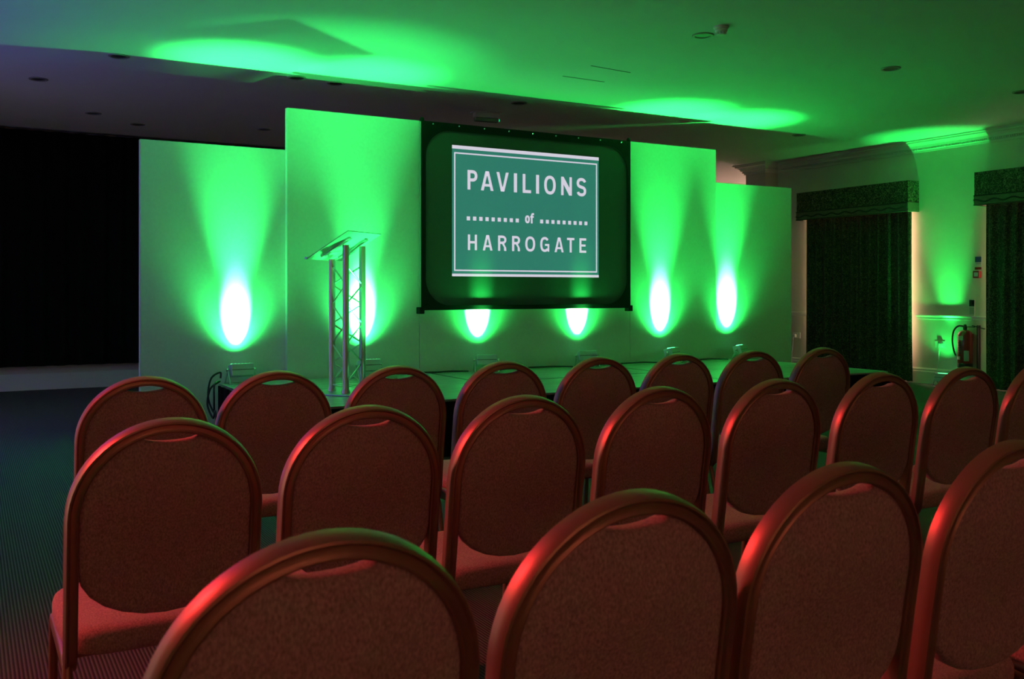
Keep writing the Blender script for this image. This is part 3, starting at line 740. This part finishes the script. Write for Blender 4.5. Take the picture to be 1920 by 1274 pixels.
# ------------------------------------------------------------------ wall things between the windows
pe = at_x(1809, 650, WX - .13)
ext = thing('fire_extinguisher', 'red fire extinguisher with black hose hung on the window wall', 'fire extinguisher', (WX - .125, pe.y, 0.26))
EH = .47; ER = .088
bm = nb(); lathe(bm, [(ER * .9, 0), (ER, .015), (ER, EH - .07), (ER * .9, EH - .035), (ER * .6, EH - .008), (.03, EH)], 28); obj('cylinder', bm, M_extred, ext, smooth=40)
bm = nb(); lathe(bm, [(ER * 1.01, 0), (ER * 1.03, .004), (ER * 1.03, .05), (ER * 1.01, .055)], 28); obj('base_ring', bm, M_blackplastic, ext, smooth=40)
bm = nb(); lathe(bm, [(.022, EH - .002), (.024, EH + .03), (.018, EH + .06), (.012, EH + .07)], 16); obj('valve', bm, M_blackplastic, ext, smooth=40)
bm = nb(); box(bm, -.012, .012, -.15, .02, EH + .062, EH + .072, .003, Matrix.Translation((0, 0, 0)) @ Matrix.Rotation(.22, 4, 'X')); obj('squeeze_lever', bm, M_blackplastic, ext)
bm = nb(); box(bm, -.012, .012, -.13, .01, EH + .035, EH + .045, .003); obj('carry_handle', bm, M_blackplastic, ext)
bm = nb(); tube(bm, smooth_path([(0, .02, EH + .045), (-.01, .09, EH + .045), (-.02, .145, EH - .02), (-.03, .155, EH - .14), (-.03, .135, EH - .26), (-.03, .105, EH - .33)], 6), .0115, 8); obj('hose', bm, M_blackplastic, ext, smooth=60)
def wrap_label(z0, z1, a0, a1, m, nm):
    bm = nb(); n = 10; A = []; B = []
    for k in range(n + 1):
        a = math.radians(a0 + (a1 - a0) * k / n); c, s = math.cos(a) * ER * 1.012, math.sin(a) * ER * 1.012
        A.append(bm.verts.new((c, s, z0))); B.append(bm.verts.new((c, s, z1)))
    for k in range(n): bm.faces.new((A[k], A[k + 1], B[k + 1], B[k]))
    obj(nm, bm, m, ext)
wrap_label(EH - .125, EH - .075, 100, 200, M_paper, 'paper_band')
wrap_label(.10, .14, 120, 175, M_paper, 'paper_band')
wrap_label(.085, .215, 205, 245, M_paper, 'inspection_tag')
for k in range(5): wrap_label(EH - .165 - k * .032, EH - .150 - k * .032, 150, 185, M_signdark, 'printed_line')
bm = nb(); box(bm, .085, .125, -.03, .03, EH - .14, EH - .05, .003); obj('wall_bracket', bm, M_blackplastic, ext)
bm = nb(); box(bm, .07, .123, -.130, -.108, -.06, EH + .06, .003)
tag(obj('sprung_post', bm, M_blackplastic, ext), 'black upright beside the cylinder', None)
# socket and plug
def socket(px, py, label_s, label_p, side=0, X=WX):
    p = at_x(px, py, X)
    s = thing('wall_socket', label_s, 'socket', (X, p.y, p.z))
    bm = nb(); box(bm, -.010, 0, -.073, .073, -.043, .043, .002); obj('face_plate', bm, M_whiteplastic, s)
    for k in (-1, 1):
        bm = nb(); box(bm, -.014, -.010, k * .02 - .006, k * .02 + .006, .014, .03, .001); obj('switch', bm, M_whiteplastic, s)
    pg = thing('plug', label_p, 'plug', (X - .0105, p.y + side, p.z - .008))
    bm = nb(); box(bm, -.035, 0, -.024, .024, -.024, .024, .006); obj('plug_body', bm, M_whiteplastic, pg)
    pts = smooth_path([(-.03, 0, -.02), (-.04, .005, -.06), (-.035, .02, -.18), (-.04, .04, -.34), (-.05, .02, -.45)] if p.z > .49 else [(-.03, 0, -.02), (-.04, .01, -.06), (-.035, .03, -.14), (-.03, .03, -p.z + .03)], 5)
    bm = nb(); tube(bm, pts, .004, 6); obj('cord', bm, M_whiteplastic, pg, smooth=60)
socket(1763, 646, 'white double wall socket beside the fire extinguisher', 'white plug with hanging cord in the socket near the extinguisher', -.03)
ps = at_x(1494, 629, WX)
socket(1494, 629, 'white double wall socket between the end flat and the curtain', 'white plug with hanging cord next to the end flat', .02)
# signs
def sign(name, px0, px1, py0, py1, label, parts):
    a = at_x(px0, (py0 + py1) / 2, WX).y; b = at_x(px1, (py0 + py1) / 2, WX).y
    z1 = at_x((px0 + px1) / 2, py0, WX).z; z0 = at_x((px0 + px1) / 2, py1, WX).z
    y0, y1 = min(a, b), max(a, b)
    t = thing(name, label, 'sign', (WX, (y0 + y1) / 2, z0)); hy = (y1 - y0) / 2; H = z1 - z0
    bm = nb(); box(bm, -.004, 0, -hy, hy, 0, H, .0008); obj('sign_plate', bm, M_signwhite, t)
    for nm, fy0, fy1, fz0, fz1, m in parts:
        bm = nb(); box(bm, -.0052, -.004, hy - fy1 * 2 * hy, hy - fy0 * 2 * hy, fz0 * H, fz1 * H); obj(nm, bm, m, t)
    return t
M_dim = mat('sign_text_grey', (0.25, 0.25, 0.25), .6)
sign('extinguisher_sign', 1817, 1828, 562, 591, 'white extinguisher notice with dark pictograms on the wall above the dado',
     [('pictogram_panel', .06, .94, .56, .97, M_signdark), ('pictogram', .18, .40, .66, .92, M_signwhite), ('pictogram', .55, .85, .64, .92, M_dim)] + [('text_line', .12, .9, .08 + .07 * k, .11 + .07 * k, M_dim) for k in range(6)])
sign('wall_notice', 1828, 1841, 481, 498, 'blue and white notice above the red call point', [('print_panel', .05, .95, .35, .97, M_signblue), ('text_line', .15, .9, .16, .22, M_dim)])
sign('wall_notice', 1828, 1841, 501, 506, 'narrow dark red strip notice over the call point', [('print_panel', .02, .98, .04, .96, M_extred)])
pa = at_x(1834, 515, WX)
cp = thing('call_point', 'dark fire call point on the wall beside the window curtain', 'call point', (WX, pa.y, pa.z))
bm = nb(); box(bm, -.045, 0, -.045, .045, -.045, .045, .006); obj('box', bm, M_extred, cp)
bm = nb(); box(bm, -.048, -.045, -.026, .026, -.026, .026, .001); obj('break_glass', bm, M_signwhite, cp)

# ------------------------------------------------------------------ banquet chairs
HW, ZT, ARCH, LEAN, ZJ = .2065, .905, .205, .135, .40
def lean_y(z): return -LEAN * (z - ZJ) - .06 * max(0, z - .62) ** 1.5
def arch_pt(a, hw=HW, inset=0.0):
    """a from 180 (left) to 0 (right)"""
    e = 2.0; c, s = math.cos(a), math.sin(a)
    x = (hw - inset) * math.copysign(abs(c) ** (2 / e), c); z = (ZT - ARCH) + (ARCH - inset) * abs(s) ** (2 / e)
    return x, z
def frame_path():
    """left half then right half; returns points and outward normals"""
    P, N = [], []
    for y in (.38, .28, .15, .055): P.append(Vector((-HW, y, ZJ - .055))); N.append(Vector((-1, 0, 0)))
    for k in range(1, 6):
        a = PI / 2 * k / 5; P.append(Vector((-HW, .055 - .055 * math.sin(a), ZJ - .055 * math.cos(a)))); N.append(Vector((-1, 0, 0)))
    for z in (.46, .54, .62): P.append(Vector((-HW, lean_y(z), z))); N.append(Vector((-1, 0, 0)))
    left = list(zip(P, N))
    mid = []; n = 30
    for k in range(n + 1):
        a = PI - PI * k / n; x, z = arch_pt(a); nn = Vector((math.cos(a) / HW, math.sin(a) / ARCH)).normalized()
        mid.append((Vector((x, lean_y(z), z)), Vector((nn.x, -LEAN * nn.y, nn.y)).normalized()))
    right = [(Vector((-p.x, p.y, p.z)), Vector((-q.x, q.y, q.z))) for p, q in reversed(left)]
    return left + mid + right
PROF = [(.0155, .016), (.0160, .004), (.0150, -.010), (.0120, -.0180), (.0085, -.0200), (.0060, -.0175), (.0040, -.0150), (-.0045, -.0150), (-.0075, -.0165), (-.0105, -.0190), (-.0135, -.0170), (-.0145, -.010), (-.0145, .010), (-.010, .017), (0, .019), (.010, .018)]
def sweep_frame(bm):
    pn = frame_path(); rings = []
    for i, (p, n) in enumerate(pn):
        t = (pn[min(i + 1, len(pn) - 1)][0] - pn[max(i - 1, 0)][0]).normalized()
        n = (n - t * n.dot(t)).normalized(); b = -t.cross(n)
        rings.append([bm.verts.new(p + n * u + b * v) for u, v in PROF])
    m_ = len(PROF)
    for A, B in zip(rings, rings[1:]):
        for k in range(m_): bm.faces.new((A[k], A[(k + 1) % m_], B[(k + 1) % m_], B[k]))
    bm.faces.new(rings[0]); bm.faces.new(rings[-1][::-1])
def pad_outline():
    pts = []; ins = .0125
    # right side going up and over to the left
    xs = HW - ins
    for k in range(13): # bottom from left to right
        a = PI + PI * k / 12; pts.append((xs * math.cos(a), .575 + .125 * math.sin(a)))
    pts.append((xs, .62)); 
    n = 36
    for k in range(n + 1):
        a = PI * k / n; x, z = arch_pt(a, HW, ins)
        if abs(x) < .068:
            f = x / .068; z -= .024 * (1 - f * f) ** .8
        pts.append((x, z))
    pts.append((-xs, .62))
    return pts
def build_pad(bm):
    out = pad_outline(); cz = .665; rings = []
    def rg(sc, yo): return [bm.verts.new((x * sc, lean_y(z) + yo, cz + (z - cz) * sc)) for x, z in out]
    spec = [(1.0, .012), (1.0, -.006), (.985, -.0125), (.94, -.016), (.70, -.0185), (.35, -.020)]
    R_ = [rg(*s) for s in spec]; F_ = [rg(1.0, .012), rg(.985, .026), (rg(.93, .034)), rg(.6, .040), rg(.3, .041)]
    for seq in (R_, F_[0:]):
        for A, B in zip(seq, seq[1:]):
            for k in range(len(out)): bm.faces.new((A[k], A[(k + 1) % len(out)], B[(k + 1) % len(out)], B[k]))
        c = bm.verts.new((0, lean_y(cz) + (-.0205 if seq is R_ else .042), cz))
        for k in range(len(out)): bm.faces.new((seq[-1][k], seq[-1][(k + 1) % len(out)], c))
    bmesh.ops.remove_doubles(bm, verts=bm.verts[:], dist=1e-5)
def build_seat(bm):
    n = 44; out = []
    for k in range(n):
        a = 2 * PI * k / n; c, s = math.cos(a), math.sin(a); e = 5.5
        x = math.copysign(abs(c) ** (2 / e), c); y = math.copysign(abs(s) ** (2 / e), s)
        w = .2215 if y > 0 else .2215 - .010 * abs(y)
        out.append((x * w, .235 + y * .215))
    def rg(ins, z): return [bm.verts.new((x * (1 - ins / .22), .235 + (y - .235) * (1 - ins / .215), z + .02 * max(0, (y - .2)) * (1 if z > .4 else 0))) for x, y in out]
    seq = [rg(.012, .357), rg(.002, .364), rg(0, .380), rg(0, .398), rg(.004, .410), rg(.014, .419), rg(.035, .424), rg(.10, .428), rg(.17, .429)]
    for A, B in zip(seq, seq[1:]):
        for k in range(n): bm.faces.new((A[k], A[(k + 1) % n], B[(k + 1) % n], B[k]))
    bm.faces.new(seq[0][::-1]); bm.faces.new(seq[-1])
def flat_tube(bm, pts, r): tube(bm, pts, r, 10)
def make_chair():
    t = thing('banquet_chair', 'x', 'chair')
    bm = nb(); sweep_frame(bm); obj('back_frame', bm, M_frame, t, smooth=32)
    bm = nb(); build_pad(bm); obj('backrest', bm, M_fabric, t, smooth=50)
    bm = nb(); build_seat(bm); obj('seat', bm, M_fabric, t, smooth=50)
    for s in (-1, 1):
        xr = s * .2125
        rail = [(xr, .015, .352), (xr, .03, .362), (xr, .06, .366), (xr, .34, .366), (xr, .375, .360), (xr, .392, .345)]
        bm = nb(); flat_tube(bm, rail, .0115); obj('side_rail', bm, M_frame, t, smooth=40)
        bm = nb(); flat_tube(bm, [(xr, .016, .354), (xr, .002, .33), (xr, -.085, .012)], .0115); lg = obj('leg', bm, M_frame, t, smooth=40)
        bm = nb(); lathe(bm, [(.015, 0), (.016, .012), (.014, .022)], 12, (xr, -.088, 0)); obj('foot_cap', bm, M_blackplastic, lg)
        bm = nb(); flat_tube(bm, [(xr, .391, .347), (xr, .402, .32), (xr, .425, .012)], .0115); lg = obj('leg', bm, M_frame, t, smooth=40)
        bm = nb(); lathe(bm, [(.015, 0), (.016, .012), (.014, .022)], 12, (xr, .4255, 0)); obj('foot_cap', bm, M_blackplastic, lg)
    for y in (.10, .34):
        bm = nb(); box(bm, -.215, .215, y - .012, y + .012, .340, .357, .002); obj('cross_bar', bm, M_frame, t)
    return t
chair0 = make_chair()
ordn = ['first', 'second', 'third', 'fourth', 'fifth', 'sixth', 'seventh', 'eighth']
APEX = {
 'front': [(273, 708), (521, 697), (748, 688), (948, 678), (1125, 668), (1277, 664), (1415, 656), (1545, 652)],
 'middle': [(320, 788), (690, 761), (985, 740), (1240, 724), (1460, 712), (1655, 700), (1815, 690), None],
 'rear': [(618, 1003), (1190, 925), (1588, 866), (1906, 829), None]}
ROWLAB = {'front': 'row next to the stage', 'middle': 'middle row of three', 'rear': 'row farthest from the stage'}
ZAPEX = ZT + .016; YAPEX = lean_y(ZT)
first = True
for row, pts in APEX.items():
    last = []; yr = sum(at_z(a[0], a[1], ZAPEX).y for a in pts if a) / sum(1 for a in pts if a)
    for i, ap in enumerate(pts):
        if ap: p = at_y(ap[0], ap[1], yr); last.append(p)
        else: p = last[-1] + (last[-1] - last[0]) / (len(last) - 1)
        c = chair0 if first else copy_tree(chair0)
        first = False
        c.location = (p.x, p.y - YAPEX, 0); c.rotation_euler = (0, 0, random.uniform(-.004, .004))
        c['label'] = 'bronze framed banquet chair, %s from the aisle in the %s' % (ordn[i], ROWLAB[row])
        c['category'] = 'chair'; c['group'] = 'banquet chairs in rows facing the stage'
